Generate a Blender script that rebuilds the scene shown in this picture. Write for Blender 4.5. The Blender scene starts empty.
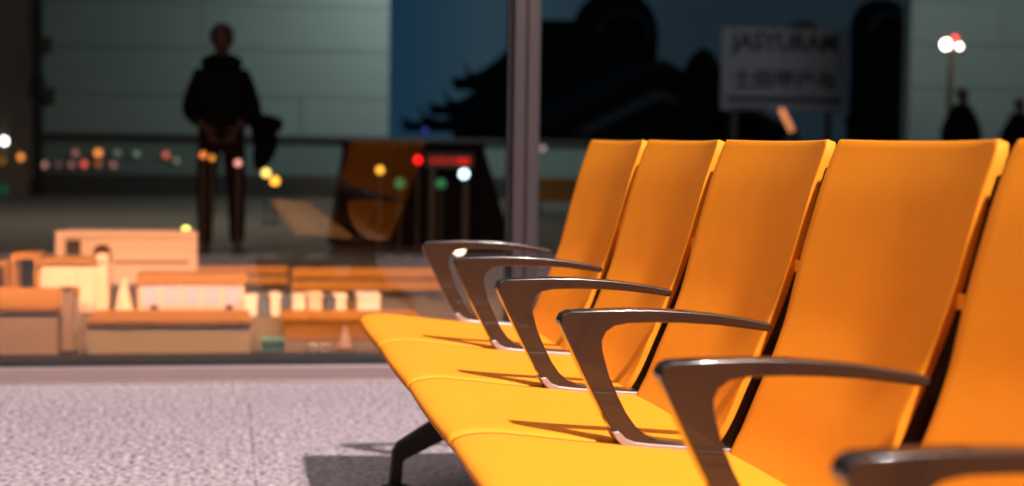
import bpy, bmesh, math, random
from mathutils import Vector, Matrix, noise
R = random.Random(7)
S = bpy.context.scene
COL = S.collection
PI = math.pi

# ------------------------------------------------------------------ camera
F, YAW, PITCH, ROLL, H = 1688.6, .1686, .0582, .0141, .87
cam = bpy.data.cameras.new('camera'); camo = bpy.data.objects.new('camera', cam); COL.objects.link(camo)
cam.sensor_width = 36.0; cam.lens = 36.0 * F / 1024
cam.clip_start = .05; cam.clip_end = 400
camo.matrix_world = (Matrix.Translation((0, 0, H)) @ Matrix.Rotation(-YAW, 4, 'Z')
                     @ Matrix.Rotation(PI / 2 - PITCH, 4, 'X') @ Matrix.Rotation(ROLL, 4, 'Z'))
cam.dof.use_dof = True; cam.dof.focus_distance = 2.95; cam.dof.aperture_fstop = 3.1
S.camera = camo
S.view_settings.view_transform = 'Standard'; S.view_settings.look = 'None'
S.view_settings.gamma = 1; S.view_settings.exposure = 0; S.view_settings.use_curve_mapping = False
S.cycles.use_denoising = True
S.cycles.max_bounces = 10; S.cycles.transparent_max_bounces = 16
S.cycles.caustics_reflective = False; S.cycles.caustics_refractive = False
S.cycles.sample_clamp_indirect = 4

MW = camo.matrix_world.to_3x3()
def at(px, py, Y):
    """the point of the place at distance Y whose picture position was measured at (px, py)"""
    d = MW @ Vector(((px - 512) / F, -(py - 243) / F, -1))
    t = Y / d.y
    return Vector((d.x * t, Y, H + d.z * t))
def ground_Y(px, py):
    d = MW @ Vector(((px - 512) / F, -(py - 243) / F, -1))
    return d.y * (-H / d.z)

# ------------------------------------------------------------------ materials
def mat(name, col, rough=.5, metal=0., spec=.5, vary=.12, scale=30., bump=0., bscale=200., emit=None, estr=0., coat=0.):
    m = bpy.data.materials.new(name); m.use_nodes = True
    nt = m.node_tree; b = nt.nodes['Principled BSDF']
    b.inputs['Roughness'].default_value = rough; b.inputs['Metallic'].default_value = metal
    b.inputs['Specular IOR Level'].default_value = spec
    b.inputs['Coat Weight'].default_value = coat
    tc = nt.nodes.new('ShaderNodeTexCoord')
    n = nt.nodes.new('ShaderNodeTexNoise'); n.inputs['Scale'].default_value = scale; n.inputs['Detail'].default_value = 4
    nt.links.new(tc.outputs['Object'], n.inputs['Vector'])
    mx = nt.nodes.new('ShaderNodeMix'); mx.data_type = 'RGBA'
    mx.inputs[6].default_value = tuple(c * (1 - vary) for c in col) + (1,)
    mx.inputs[7].default_value = tuple(min(1, c * (1 + vary)) for c in col) + (1,)
    nt.links.new(n.outputs['Fac'], mx.inputs[0]); nt.links.new(mx.outputs[2], b.inputs['Base Color'])
    if bump:
        n2 = nt.nodes.new('ShaderNodeTexNoise'); n2.inputs['Scale'].default_value = bscale; n2.inputs['Detail'].default_value = 3
        nt.links.new(tc.outputs['Object'], n2.inputs['Vector'])
        bp = nt.nodes.new('ShaderNodeBump'); bp.inputs['Strength'].default_value = bump; bp.inputs['Distance'].default_value = .002
        nt.links.new(n2.outputs['Fac'], bp.inputs['Height']); nt.links.new(bp.outputs['Normal'], b.inputs['Normal'])
    if emit:
        b.inputs['Emission Color'].default_value = emit + (1,); b.inputs['Emission Strength'].default_value = estr
    return m

M = {}
M['yellow'] = mat('yellow_leather', (.74, .245, .015), .5, spec=.10, vary=.06, scale=14, bump=.12, bscale=900)
M['bronze'] = mat('bronze_metal', (.028, .018, .014), .22, .25, vary=.1, scale=60, coat=.4)
M['chrome'] = mat('polished_metal', (.36, .30, .29), .3, .45, vary=.05)
M['dark_metal'] = mat('dark_metal', (.022, .018, .017), .45, .3, vary=.15)
M['alu_dark'] = mat('mullion_aluminium', (.04, .026, .028), .45, .2, vary=.05, scale=8)
M['alu'] = mat('window_aluminium', (.22, .145, .14), .42, .1, vary=.05, scale=8)
M['gasket'] = mat('black_gasket', (.012, .012, .013), .6)
M['asphalt'] = mat('outside_paving', (.16, .145, .12), .75, spec=.1, vary=.25, scale=3)
M['panel'] = mat('grey_wall_panel', (.315, .385, .37), .55, spec=.2, vary=.05, scale=.8)
M['seam'] = mat('panel_seam', (.26, .315, .305), .7)
M['wainscot'] = mat('green_grey_panel', (.21, .28, .265), .5, spec=.2, vary=.08, scale=2)
M['skirt'] = mat('dark_skirting', (.05, .045, .042), .6)
M['dark_panel'] = mat('dark_brown_panel', (.55, .52, .44), .6, vary=.25, scale=4)
M['black'] = mat('near_black_column', (.012, .011, .011), .6)
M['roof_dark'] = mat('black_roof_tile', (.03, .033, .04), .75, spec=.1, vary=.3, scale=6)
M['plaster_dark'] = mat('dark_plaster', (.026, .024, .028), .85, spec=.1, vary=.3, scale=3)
M['blue_grey'] = mat('blue_grey_boards', (.30, .31, .38), .8, spec=.1)
M['brown_dark'] = mat('dark_brown_wood', (.11, .065, .04), .8, spec=.1)
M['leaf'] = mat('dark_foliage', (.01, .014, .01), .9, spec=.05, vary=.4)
M['sign'] = mat('sign_board', (.27, .25, .29), .6, spec=.1, vary=.08, scale=2)
M['ink'] = mat('sign_ink', (.012, .01, .013), .7)
M['cloth'] = mat('black_cloth', (.003, .0025, .0025), .95, spec=.02, vary=.3)
M['trouser'] = mat('dark_brown_trousers', (.009, .005, .004), .9, spec=.05, vary=.2)
M['skin'] = mat('skin', (.05, .028, .022), .7, spec=.2)
M['hair'] = mat('black_hair', (.006, .005, .005), .7)
M['shoe'] = mat('black_shoe', (.008, .007, .007), .5)
M['peach'] = mat('pale_cream_paint', (.80, .66, .58), .6, spec=.15, vary=.06, scale=3)
M['pinkish'] = mat('pale_concrete', (.78, .68, .66), .75, spec=.1, vary=.1, scale=5)
M['beige'] = mat('beige_concrete', (.86, .86, .76), .75, spec=.1, vary=.1, scale=5)
M['orange'] = mat('orange_paint', (.38, .205, .045), .5, spec=.15, vary=.1, scale=6)
M['lilac'] = mat('lilac_panel', (.50, .52, .85), .5, spec=.15, vary=.15, scale=8)
M['white'] = mat('white_plastic', (.80, .85, .95), .5, spec=.15, vary=.08, scale=8)
M['bluegrey'] = mat('blue_grey_plastic', (.12, .17, .28), .5, spec=.15, vary=.1)
M['teal'] = mat('teal_plastic', (.12, .42, .45), .5, spec=.15, vary=.1)
M['charcoal'] = mat('charcoal_paint', (.045, .04, .04), .6, vary=.15)
M['backdrop_brown'] = mat('dark_brown_backdrop', (.006, .003, .002), .7, spec=.05, vary=.3)  # for the added block behind the mirrored seats
M['frame_dark'] = mat('matt_dark_brown', (.018, .008, .004), 1., spec=0)
M['rubber'] = mat('black_rubber', (.01, .01, .01), .7)
_em = {}
def lamp_mat(col, s):
    k = (col, s)
    if k not in _em: _em[k] = mat('lit_lamp', tuple(min(1, c) for c in col), .5, vary=0, emit=col, estr=s)
    return _em[k]

def granite():
    m = bpy.data.materials.new('pink_granite'); m.use_nodes = True
    nt = m.node_tree; b = nt.nodes['Principled BSDF']; L = nt.links
    tc = nt.nodes.new('ShaderNodeTexCoord')
    def noise_(s, d): 
        n = nt.nodes.new('ShaderNodeTexNoise'); n.inputs['Scale'].default_value = s; n.inputs['Detail'].default_value = d
        L.new(tc.outputs['Object'], n.inputs['Vector']); return n
    def ramp(src, *st):
        r = nt.nodes.new('ShaderNodeValToRGB'); e = r.color_ramp.elements
        while len(e) < len(st): e.new(.5)
        for el, (p, c) in zip(e, st): el.position = p; el.color = tuple(c) + (1,)
        L.new(src, r.inputs[0]); return r
    n1 = noise_(55, 5)
    base = ramp(n1.outputs['Fac'], (.36, (.10, .075, .085)), (.46, (.34, .27, .295)), (.56, (.43, .35, .375)), (.66, (.60, .52, .545)))
    v = nt.nodes.new('ShaderNodeTexVoronoi'); v.inputs['Scale'].default_value = 52; L.new(tc.outputs['Object'], v.inputs['Vector'])
    sp = ramp(v.outputs['Distance'], (.16, (.25, .2, .22)), (.36, (1, 1, 1)))
    mul = nt.nodes.new('ShaderNodeMix'); mul.data_type = 'RGBA'; mul.blend_type = 'MULTIPLY'; mul.inputs[0].default_value = .8
    L.new(base.outputs[0], mul.inputs[6]); L.new(sp.outputs[0], mul.inputs[7])
    br = nt.nodes.new('ShaderNodeTexBrick'); br.offset = 0; br.inputs['Scale'].default_value = 1
    br.inputs['Brick Width'].default_value = .8; br.inputs['Row Height'].default_value = .8; br.inputs['Mortar Size'].default_value = .002
    br.inputs['Color1'].default_value = (1, 1, 1, 1); br.inputs['Color2'].default_value = (.93, .93, .95, 1); br.inputs['Mortar'].default_value = (.55, .5, .52, 1)
    mp = nt.nodes.new('ShaderNodeMapping'); mp.inputs['Location'].default_value = (.72, .05, 0)
    L.new(tc.outputs['Object'], mp.inputs['Vector']); L.new(mp.outputs[0], br.inputs['Vector'])
    m2 = nt.nodes.new('ShaderNodeMix'); m2.data_type = 'RGBA'; m2.blend_type = 'MULTIPLY'; m2.inputs[0].default_value = 1
    L.new(mul.outputs[2], m2.inputs[6]); L.new(br.outputs['Color'], m2.inputs[7]); L.new(m2.outputs[2], b.inputs['Base Color'])
    b.inputs['Roughness'].default_value = .38; b.inputs['Specular IOR Level'].default_value = .3
    return m
M['granite'] = granite()

def glass():
    m = bpy.data.materials.new('window_glass'); m.use_nodes = True
    nt = m.node_tree; nt.nodes.remove(nt.nodes['Principled BSDF'])
    t = nt.nodes.new('ShaderNodeBsdfTransparent'); t.inputs[0].default_value = (.97, .98, .98, 1)
    g = nt.nodes.new('ShaderNodeBsdfGlossy'); g.inputs['Roughness'].default_value = 0; g.inputs[0].default_value = (1, 1, 1, 1)
    fr = nt.nodes.new('ShaderNodeFresnel'); fr.inputs[0].default_value = 1.5
    mx = nt.nodes.new('ShaderNodeMixShader')
    nt.links.new(fr.outputs[0], mx.inputs[0]); nt.links.new(t.outputs[0], mx.inputs[1]); nt.links.new(g.outputs[0], mx.inputs[2])
    nt.links.new(mx.outputs[0], nt.nodes['Material Output'].inputs[0])
    return m
M['glass'] = glass()

# ------------------------------------------------------------------ builders
def tag(o, label=None, cat=None, group=None, kind=None):
    if label: o['label'] = label
    if cat: o['category'] = cat
    if group: o['group'] = group
    if kind: o['kind'] = kind
    return o
def empty(name, loc, rz=0, **k):
    o = bpy.data.objects.new(name, None); COL.objects.link(o); o.empty_display_size = .1
    o.location = loc; o.rotation_euler = (0, 0, rz); return tag(o, **k)
def build(name, bm, m, parent=None, smooth=False, bevel=0, seg=2, loc=None, hard=False):
    """bm in the parent's local space (or the world when there is no parent)"""
    me = bpy.data.meshes.new(name)
    if bevel: pass
    bmesh.ops.recalc_face_normals(bm, faces=bm.faces)
    bm.to_mesh(me); bm.free()
    me.materials.append(m if not isinstance(m, str) else M[m])
    o = bpy.data.objects.new(name, me); COL.objects.link(o)
    if parent: o.parent = parent
    if loc: o.location = loc
    if smooth or hard:
        for p in me.polygons: p.use_smooth = True
    if bevel:
        b = o.modifiers.new('edge', 'BEVEL'); b.width = bevel; b.segments = seg; b.limit_method = 'ANGLE'; b.angle_limit = math.radians(40); b.harden_normals = hard
    return o
def BM(): return bmesh.new()
def box(bm, x0, x1, y0, y1, z0, z1):
    v = [bm.verts.new(p) for p in ((x0,y0,z0),(x1,y0,z0),(x1,y1,z0),(x0,y1,z0),(x0,y0,z1),(x1,y0,z1),(x1,y1,z1),(x0,y1,z1))]
    for f in ((3,2,1,0),(4,5,6,7),(0,1,5,4),(1,2,6,5),(2,3,7,6),(3,0,4,7)): bm.faces.new([v[i] for i in f])
def prism(bm, pts, axis, a, b):
    """extrude a 2-D outline; axis 'y': pts are (x, z)"""
    mk = {'y': lambda p, t: (p[0], t, p[1]), 'x': lambda p, t: (t, p[0], p[1]), 'z': lambda p, t: (p[0], p[1], t)}[axis]
    A = [bm.verts.new(mk(p, a)) for p in pts]; B = [bm.verts.new(mk(p, b)) for p in pts]
    n = len(pts)
    bm.faces.new(A); bm.faces.new(B[::-1])
    for i in range(n): bm.faces.new((A[i], A[(i+1) % n], B[(i+1) % n], B[i]))
def tube(bm, pts, rad, n=10, cap=True):
    pts = [Vector(p) for p in pts]; rings = []
    rads = rad if isinstance(rad, (list, tuple)) else [rad] * len(pts)
    up = None
    for i, p in enumerate(pts):
        d = (pts[min(i+1, len(pts)-1)] - pts[max(i-1, 0)]).normalized()
        if up is None: up = Vector((0,0,1)) if abs(d.z) < .9 else Vector((1,0,0))
        s = d.cross(up).normalized(); u = s.cross(d).normalized(); up = u
        rings.append([bm.verts.new(p + (s*math.cos(2*PI*k/n) + u*math.sin(2*PI*k/n)) * rads[i]) for k in range(n)])
    for a, b in zip(rings, rings[1:]):
        for k in range(n): bm.faces.new((a[k], a[(k+1) % n], b[(k+1) % n], b[k]))
    if cap: bm.faces.new(rings[0][::-1]); bm.faces.new(rings[-1])
def lathe(bm, prof, n=24, c=(0, 0)):
    rings = []
    for r, z in prof:
        rings.append([bm.verts.new((c[0] + r*math.cos(2*PI*k/n), c[1] + r*math.sin(2*PI*k/n), z)) for k in range(n)])
    for a, b in zip(rings, rings[1:]):
        for k in range(n): bm.faces.new((a[k], a[(k+1) % n], b[(k+1) % n], b[k]))
    bm.faces.new(rings[0][::-1]); bm.faces.new(rings[-1])
def ball(bm, c, rx, ry=None, rz=None, sub=2):
    r = bmesh.ops.create_icosphere(bm, subdivisions=sub, radius=1)
    for v in r['verts']: v.co = Vector(c) + Vector((v.co.x*rx, v.co.y*(ry or rx), v.co.z*(rz or rx)))
def realize(o):
    dg = bpy.context.evaluated_depsgraph_get(); dg.update()
    me = bpy.data.meshes.new_from_object(o.evaluated_get(dg)); o.modifiers.clear(); o.data = me; return o
def lerp_curve(pts, n):
    """smooth Catmull-Rom resample of 2-D points"""
    out = []
    P = [pts[0]] + list(pts) + [pts[-1]]
    for i in range(1, len(P) - 2):
        for k in range(n):
            t = k / n
            out.append(tuple(.5*((2*P[i][j]) + (-P[i-1][j]+P[i+1][j])*t + (2*P[i-1][j]-5*P[i][j]+4*P[i+1][j]-P[i+2][j])*t*t
                       + (-P[i-1][j]+3*P[i][j]-3*P[i+1][j]+P[i+2][j])*t**3) for j in range(2)))
    out.append(tuple(pts[-1])); return out
def area(name, loc, target, size, energy, col, sy=None):
    l = bpy.data.lights.new(name, 'AREA'); l.energy = energy; l.color = col; l.size = size
    if sy: l.shape = 'RECTANGLE'; l.size_y = sy
    o = bpy.data.objects.new(name, l); COL.objects.link(o); o.location = loc
    o.rotation_euler = (Vector(target) - Vector(loc)).to_track_quat('-Z', 'Y').to_euler(); return o

# ------------------------------------------------------------------ the setting
YG = 6.14                                                    # window plane
b = BM(); box(b, -9, 9, -.75, YG, -.12, 0); tag(build('floor', b, 'granite'), kind='structure')
b = BM(); box(b, -40, 60, YG, 120, -.15, -.002); tag(build('ground', b, 'asphalt'), kind='structure')

XM0, XM1 = at(512.5, 120, YG).x, at(537, 120, YG).x                                      # mullion
def frame(name, x0, x1):
    b = BM(); box(b, x0, x1, YG - .005, YG + .09, 0, .058); box(b, x0, x1, YG - .02, YG - .005, 0, .008)
    return tag(build(name, b, 'alu', bevel=.004), kind='structure')
frame('trim_1', -6, XM0 - .004); frame('trim_2', XM1 + .004, 6)
b = BM(); box(b, XM0, XM0 + .042, YG - .03, YG + .07, 0, 4.2); box(b, XM0 + .05, XM1, YG - .03, YG + .07, 0, 4.2)
box(b, XM0 + .04, XM0 + .052, YG - .015, YG + .06, 0, 4.2)
tag(build('trim_3', b, 'alu_dark', bevel=.003), kind='structure')
for i, (x0, x1) in enumerate(((-6, XM0), (XM1, 6))):
    b = BM(); box(b, x0 + .012, x1 - .012, YG + .03, YG + .04, .058, 4.2)
    w = tag(build('window_%d' % (i + 1), b, 'glass'), kind='structure')
    b = BM(); box(b, x0, x1, YG + .012, YG + .062, .0585, .07)
    e = x1 if i == 0 else x0
    box(b, e - .014, e + .0, YG + .012, YG + .062, .07, 4.2) if i == 0 else box(b, e, e + .012, YG + .012, YG + .062, .07, 4.2)
    build('gasket', b, 'gasket', w)

b = BM(); box(b, -6, 6, YG + .095, 6.9, -.01, .012); tag(build('trim_5', b, 'gasket', bevel=.004), kind='structure')

# far wall: mirror image of the hall, built as objects beyond the glass
YW = 26.5
def wall(name, x0, x1, seams, vseams, top=7.0, y=YW):
    b = BM(); box(b, x0, x1, y + .03, y + .3, .95, top)
    o = tag(build(name, b, 'seam'), kind='structure')
    zs = [.95] + list(seams) + [top]
    b = BM()
    for i, (z0, z1) in enumerate(zip(zs, zs[1:])):
        xs = [x0] + sorted(vseams[i % len(vseams)]) + [x1]
        for a, c in zip(xs, xs[1:]): box(b, a + .008, c - .008, y, y + .029, z0 + .008, z1 - .008)
    build('cladding', b, 'panel', o)
    return o
wx = lambda px: at(px, 100, YW).x
wz = lambda px, py: at(px, py, YW).z
seams = [wz(210, 96), wz(210, 49), wz(210, 4)]
wall('wall_left', wx(40), wx(389), seams, [[wx(300)], [], [wx(201)], [wx(201)]])
wall('wall_right', wx(909), wx(1300), [s + .35 for s in seams], [[], [wx(1150)], [wx(1000)], []])
x0, x1 = wx(38), wx(1300)
b = BM(); box(b, x0, x1, YW, YW + .25, .34, .86); wl = tag(build('wall_lower', b, 'wainscot'), kind='structure')
b = BM(); box(b, x0, x1, YW - .05, YW + .3, .86, .95); tag(build('trim_4', b, 'skirt', bevel=.01), kind='structure')
b = BM(); box(b, x0, x1, YW - .03, YW + .25, 0, .34); tag(build('baseboard_far', b, 'skirt'), kind='structure')
b = BM(); box(b, wx(-120), wx(33), YW, YW + .3, 0, 7)
for k in range(9): box(b, wx(-90 + 14*k), wx(-90 + 14*k) + .09, YW - .05, YW, 0, 7)
tag(build('wall_dark', b, 'dark_panel'), kind='structure')
p0, p1 = at(33, 100, YW - .3).x, at(41, 100, YW - .3).x
b = BM(); box(b, p0, p1, YW - .35, YW, 0, 7); box(b, p0 - .04, p1 + .04, YW - .39, YW, 0, .25); box(b, p0-.03, p1+.03, YW-.38, YW, wz(38, 92)-.1, wz(38, 92)+.25)
tag(build('column_1', b, 'black', bevel=.01), kind='structure')
for (py, t) in ((45, 'upper'), (96, 'lower')):
    c = at(47 if py < 60 else 50, py, YW)
    o = empty('wall_hinge', (c.x, YW, c.z), label='dark square hinge block, the %s of two, on the grey wall by the black column' % t, cat='hinge', group='hinge blocks on the grey wall')
    b = BM(); box(b, -.07, .07, -.05, 0, -.12, .12); build('plate', b, 'brown_dark', o, bevel=.01)
    b = BM(); tube(b, ((-.08, -.06, -.13), (-.08, -.06, .13)), .022); build('pin', b, 'dark_metal', o)

# ------------------------------------------------------------------ the row of seats
PITCHS = .6
B0 = 2.526                                                   # boundary between the third and fourth seats
def seat_pan_bm():
    top = lerp_curve([(.338, .4165), (.3405, .4225), (.349, .428), (.367, .4325), (.40, .4345), (.45, .430), (.53, .4215), (.62, .4125), (.70, .405), (.78, .400)], 3)
    low = [(x + .004, z - .020) for x, z in top]; low[0] = (.342, .412); low[1] = (.346, .409); low[2] = (.352, .408)
    b = BM(); NV = 15; rows = []; lows = []
    for i, (x, z) in enumerate(top):
        f = (x - .338) / .44
        hw = .2985 - (.006 if x > .47 else 0) * min(1, (x - .47) / .04)
        ru, rl = [], []
        for k in range(NV):
            s = -1 + 2*k/(NV - 1); s = math.copysign(abs(s)**.75, s)
            dish = -.006 * (1 - s*s) * math.sin(min(1, max(0, f*1.3))*PI)
            edge = -.003 * max(0, (abs(s) - .9) / .1)**2
            fr = -.004*(1 - s*s) if f < .06 else 0
            ru.append(b.verts.new((x + fr, s*hw, z + dish + edge)))
            rl.append(b.verts.new((low[i][0] + fr, s*hw, low[i][1])))
        rows.append(ru); lows.append(rl)
    n = len(top)
    for i in range(n - 1):
        for k in range(NV - 1):
            b.faces.new((rows[i][k], rows[i+1][k], rows[i+1][k+1], rows[i][k+1]))
            b.faces.new((lows[i][k], lows[i][k+1], lows[i+1][k+1], lows[i+1][k]))
        b.faces.new((rows[i][0], lows[i][0], lows[i+1][0], rows[i+1][0]))
        b.faces.new((rows[i][-1], rows[i+1][-1], lows[i+1][-1], lows[i][-1]))
    for k in range(NV - 1):
        b.faces.new((rows[0][k], rows[0][k+1], lows[0][k+1], lows[0][k]))
        b.faces.new((rows[-1][k], lows[-1][k], lows[-1][k+1], rows[-1][k+1]))
    return b
PROF = [(.757, .385), (.785, .435), (.811, .495), (.835, .55), (.858, .609), (.877, .675), (.895, .743), (.914, .815), (.937, .886)]
def back_bm(T=.017):
    prof = lerp_curve(PROF, 4); n = len(prof); NV = 21
    b = BM(); fr, bk = [], []
    zb, zt = prof[0][1], prof[-1][1]
    for i, (x, z) in enumerate(prof):
        v = (z - zb) / (zt - zb)
        # rounded corners narrow the first and last rows
        rc = .035; zz = min(z - zb, zt - z)
        t_ = min(1, max(0, (z - .53)/.2)); hw = .262 + .021*t_*t_*(3 - 2*t_)
        w = hw - (rc - math.sqrt(max(0, rc*rc - (rc - min(zz, rc))**2)))*(.3 if z > (zb+zt)/2 else 1.)
        a, c = [], []
        # local normal of the profile
        j0, j1 = max(0, i-1), min(n-1, i+1)
        t = Vector((prof[j1][0]-prof[j0][0], prof[j1][1]-prof[j0][1])).normalized(); nx, nz = t.y, -t.x
        for k in range(NV):
            s = -1 + 2*k/(NV - 1); s = math.copysign(abs(s)**.8, s)
            sag = (.009 + .017*v) * (1 - s*s) - .004*math.sin(v*PI)*abs(s)
            dip = -.002*(1 - s*s)*max(0, (v - .85)/.15)
            rim = 0
            th = T*(.75 + .25*v) 
            a.append(b.verts.new((x + (sag + rim)*nx, s*w, z + dip)))
            c.append(b.verts.new((x + (sag + th - rim*.3)*nx, s*w, z + th*nz + dip)))
        fr.append(a); bk.append(c)
    for i in range(n - 1):
        for k in range(NV - 1):
            b.faces.new((fr[i][k], fr[i][k+1], fr[i+1][k+1], fr[i+1][k])); b.faces.new((bk[i][k], bk[i+1][k], bk[i+1][k+1], bk[i][k+1]))
        b.faces.new((fr[i][0], fr[i+1][0], bk[i+1][0], bk[i][0])); b.faces.new((fr[i][-1], bk[i][-1], bk[i+1][-1], fr[i+1][-1]))
    for k in range(NV - 1):
        b.faces.new((fr[0][k], bk[0][k], bk[0][k+1], fr[0][k+1])); b.faces.new((fr[-1][k], fr[-1][k+1], bk[-1][k+1], bk[-1][k]))
    return b
def rib_bm(y0, y1):
    b = BM(); pr = lerp_curve(PROF, 3)[:-2]
    outline = [(x + .010, z) for x, z in pr] + [(x + .050, z) for x, z in pr[::-1]]
    prism(b, outline, 'y', y0, y1); return b
ARM_OUT = [(.503, .598), (.5035, .606), (.508, .613), (.517, .6175), (.56, .6195), (.61, .6208), (.664, .6195), (.71, .6165), (.75, .6125), (.80, .605), (.838, .598)]
ARM_IN = [(.840, .590), (.836, .585), (.80, .590), (.75, .596), (.70, .599), (.655, .600), (.61, .599), (.588, .595), (.575, .586), (.569, .573), (.570, .558), (.580, .522), (.594, .490), (.609, .461), (.624, .440), (.640, .4265), (.660, .4185), (.70, .413), (.775, .4065), (.783, .400), (.777, .3945), (.70, .3995), (.625, .405), (.610, .4085), (.600, .415)]
ARM_LOW = [(.593, .424), (.575, .455), (.555, .492), (.537, .528), (.519, .565)]
FOOT = [(.586, .432), (.592, .4215), (.600, .4125), (.611, .4075), (.640, .4055), (.70, .4015), (.776, .396), (.790, .399), (.777, .4035), (.70, .409), (.645, .4135), (.622, .4165), (.608, .422), (.596, .434)]
def arm_bm():
    b = BM(); prism(b, ARM_OUT + ARM_IN + ARM_LOW, 'y', -.019, .019); return b
def foot_bm():
    b = BM(); prism(b, FOOT, 'y', -.024, .024); return b
def make_seat():
    r = empty('waiting_seat', (0, 0, 0), cat='seat', group='yellow waiting seats in the row')
    build('seat_pan', seat_pan_bm(), 'yellow', r, smooth=True)
    bk = build('backrest', back_bm(), 'yellow', r, smooth=True)
    m = bk.modifiers.new('edge', 'BEVEL'); m.width = .003; m.segments = 2; m.limit_method = 'ANGLE'; m.angle_limit = math.radians(50)
    for s in (-1, 1):
        y = sorted((s*.24, s*.2995)); build('back_frame', rib_bm(*y), 'frame_dark', r, bevel=.003)
    b = BM(); box(b, .886, .906, -.30, -.275, .675, .695); build('joining_tab', b, 'yellow', r, bevel=.002)
    b = BM(); prism(b, [(.60, .375), (.78, .368), (.74, .33), (.64, .335)], 'y', -.06, .06); build('mounting_bracket', b, 'dark_metal', r, bevel=.004)
    a = build('armrest', arm_bm(), 'bronze', r, bevel=.008, seg=4, loc=(0, .3, 0), hard=True)
    build('armrest_foot', foot_bm(), 'chrome', a, bevel=.0022, seg=2)
    return r
def children(o): return [c for c in bpy.data.objects if c.parent == o]
def copy_tree(o, parent=None):
    kids = children(o)
    c = o.copy(); COL.objects.link(c)
    if parent: c.parent = parent
    for k in kids: copy_tree(k, c)
    return c
ORD = ['first', 'second', 'third', 'fourth', 'fifth', 'sixth', 'seventh', 'eighth', 'ninth', 'tenth']
EXTRA = {0: 'yellow seat at the window end of the row, with no neighbour beyond its armrest',
         1: 'second yellow seat from the window, between the end seat and the middle seats',
         2: 'third yellow seat from the window, middle one of the five backrests in view',
         3: 'fourth yellow seat from the window, largest backrest shown whole',
         4: 'fifth yellow seat from the window, its backrest cut off by the right picture edge',
         5: 'sixth yellow seat from the window, only its blurred near armrest in view at lower right'}
seat0 = make_seat()
for i in range(8):
    s = seat0 if i == 0 else copy_tree(seat0)
    s.location = (0, B0 + PITCHS*(2.5 - i), 0)
    s['label'] = EXTRA.get(i, '%s yellow seat from the window, nearer than the seat cut off at lower right' % ORD[i])
seat_last = s
a = build('armrest', arm_bm(), 'bronze', seat_last, bevel=.008, seg=4, loc=(0, -.3, 0), hard=True); build('armrest_foot', foot_bm(), 'chrome', a, bevel=.0022, seg=2)
YE0, YE1 = B0 - 5*PITCHS, B0 + 3*PITCHS
fr = empty('bench_frame', (.66, (YE0+YE1)/2, 0), label='black beam and splayed legs carrying the row of yellow seats', cat='bench frame')
yc = (YE0+YE1)/2
b = BM(); prism(b, [(-.045, .265), (.045, .265), (.06, .28), (.06, .32), (.045, .335), (-.045, .335), (-.06, .32), (-.06, .28)], 'y', YE0 + .1 - yc, YE1 - .1 - yc)
build('beam', b, 'dark_metal', fr)
for y in (4.17, 2.7, 1.2, -.3):
    for sx in (-1, 1):
        ex = .239*sx; b = BM()
        pts = [(0, .285), (sx*.05, .285), (sx*.07, .228), (ex - sx*.006, .124), (ex + sx*.008, .102), (ex + sx*.016, .018), (ex - sx*.016, .018), (ex - sx*.020, .080), (sx*.04, .168), (0, .168)]
        prism(b, pts, 'y', y - yc - .02, y - yc + .02)
        lg = build('leg', b, 'dark_metal', fr, bevel=.006)
        b = BM(); lathe(b, [(.012, .02), (.034, .014), (.036, .0)], 20, (ex, y - yc)); build('foot', b, 'rubber', lg)

# ------------------------------------------------------------------ people
def skin(name, nodes, edges, m, parent=None, sub=2, root=None):
    me = bpy.data.meshes.new(name); keys = list(nodes)
    me.from_pydata([nodes[k][0] for k in keys], [(keys.index(a), keys.index(c)) for a, c in edges], [])
    o = bpy.data.objects.new(name, me); COL.objects.link(o)
    md = o.modifiers.new('skin', 'SKIN'); md.use_smooth_shade = True
    for i, k in enumerate(keys):
        sv = me.skin_vertices[0].data[i]; r = nodes[k][1]
        sv.radius = r if isinstance(r, tuple) else (r, r); sv.use_root = (k == (root or keys[0]))
    sd = o.modifiers.new('sub', 'SUBSURF'); sd.levels = sub; sd.render_levels = sub
    realize(o); o.data.materials.append(M[m]); o.parent = parent
    return o
def join_into(o, others):
    b = BM(); b.from_mesh(o.data)
    for q in others:
        b.from_mesh(q.data); bpy.data.objects.remove(q)
    b.to_mesh(o.data); b.free()
    for p in o.data.polygons: p.use_smooth = True
def head_mesh(c, sc):
    b = BM(); ball(b, (0, 0, 0), .075, .095, .118, 3)
    for v in b.verts:
        if v.co.z < -.02: v.co.x *= 1 - .28*min(1, (-.02 - v.co.z)/.1)
        if v.co.y < 0 and v.co.z < -.03: v.co.y -= .006
        if v.co.y < -.06 and abs(abs(v.co.x) - .03) < .02 and abs(v.co.z) < .02: v.co.y += .01
        if v.co.y < -.05 and abs(v.co.x) < .014 and -.05 < v.co.z < .01: v.co.y -= .022*(1 - abs(v.co.z + .03)/.05)
    ball(b, (-.031, -.083, .0), .011, .009, .008, 1); ball(b, (.031, -.083, .0), .011, .009, .008, 1)
    ball(b, (0, -.094, -.062), .024, .009, .007, 2)
    for s in (-1, 1): ball(b, (s*.078, .01, -.005), .012, .022, .034, 2)
    for v in b.verts: v.co = Vector(c) + v.co*sc
    me = bpy.data.meshes.new('head'); b.to_mesh(me); b.free(); o = bpy.data.objects.new('head', me); COL.objects.link(o); return o
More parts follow.
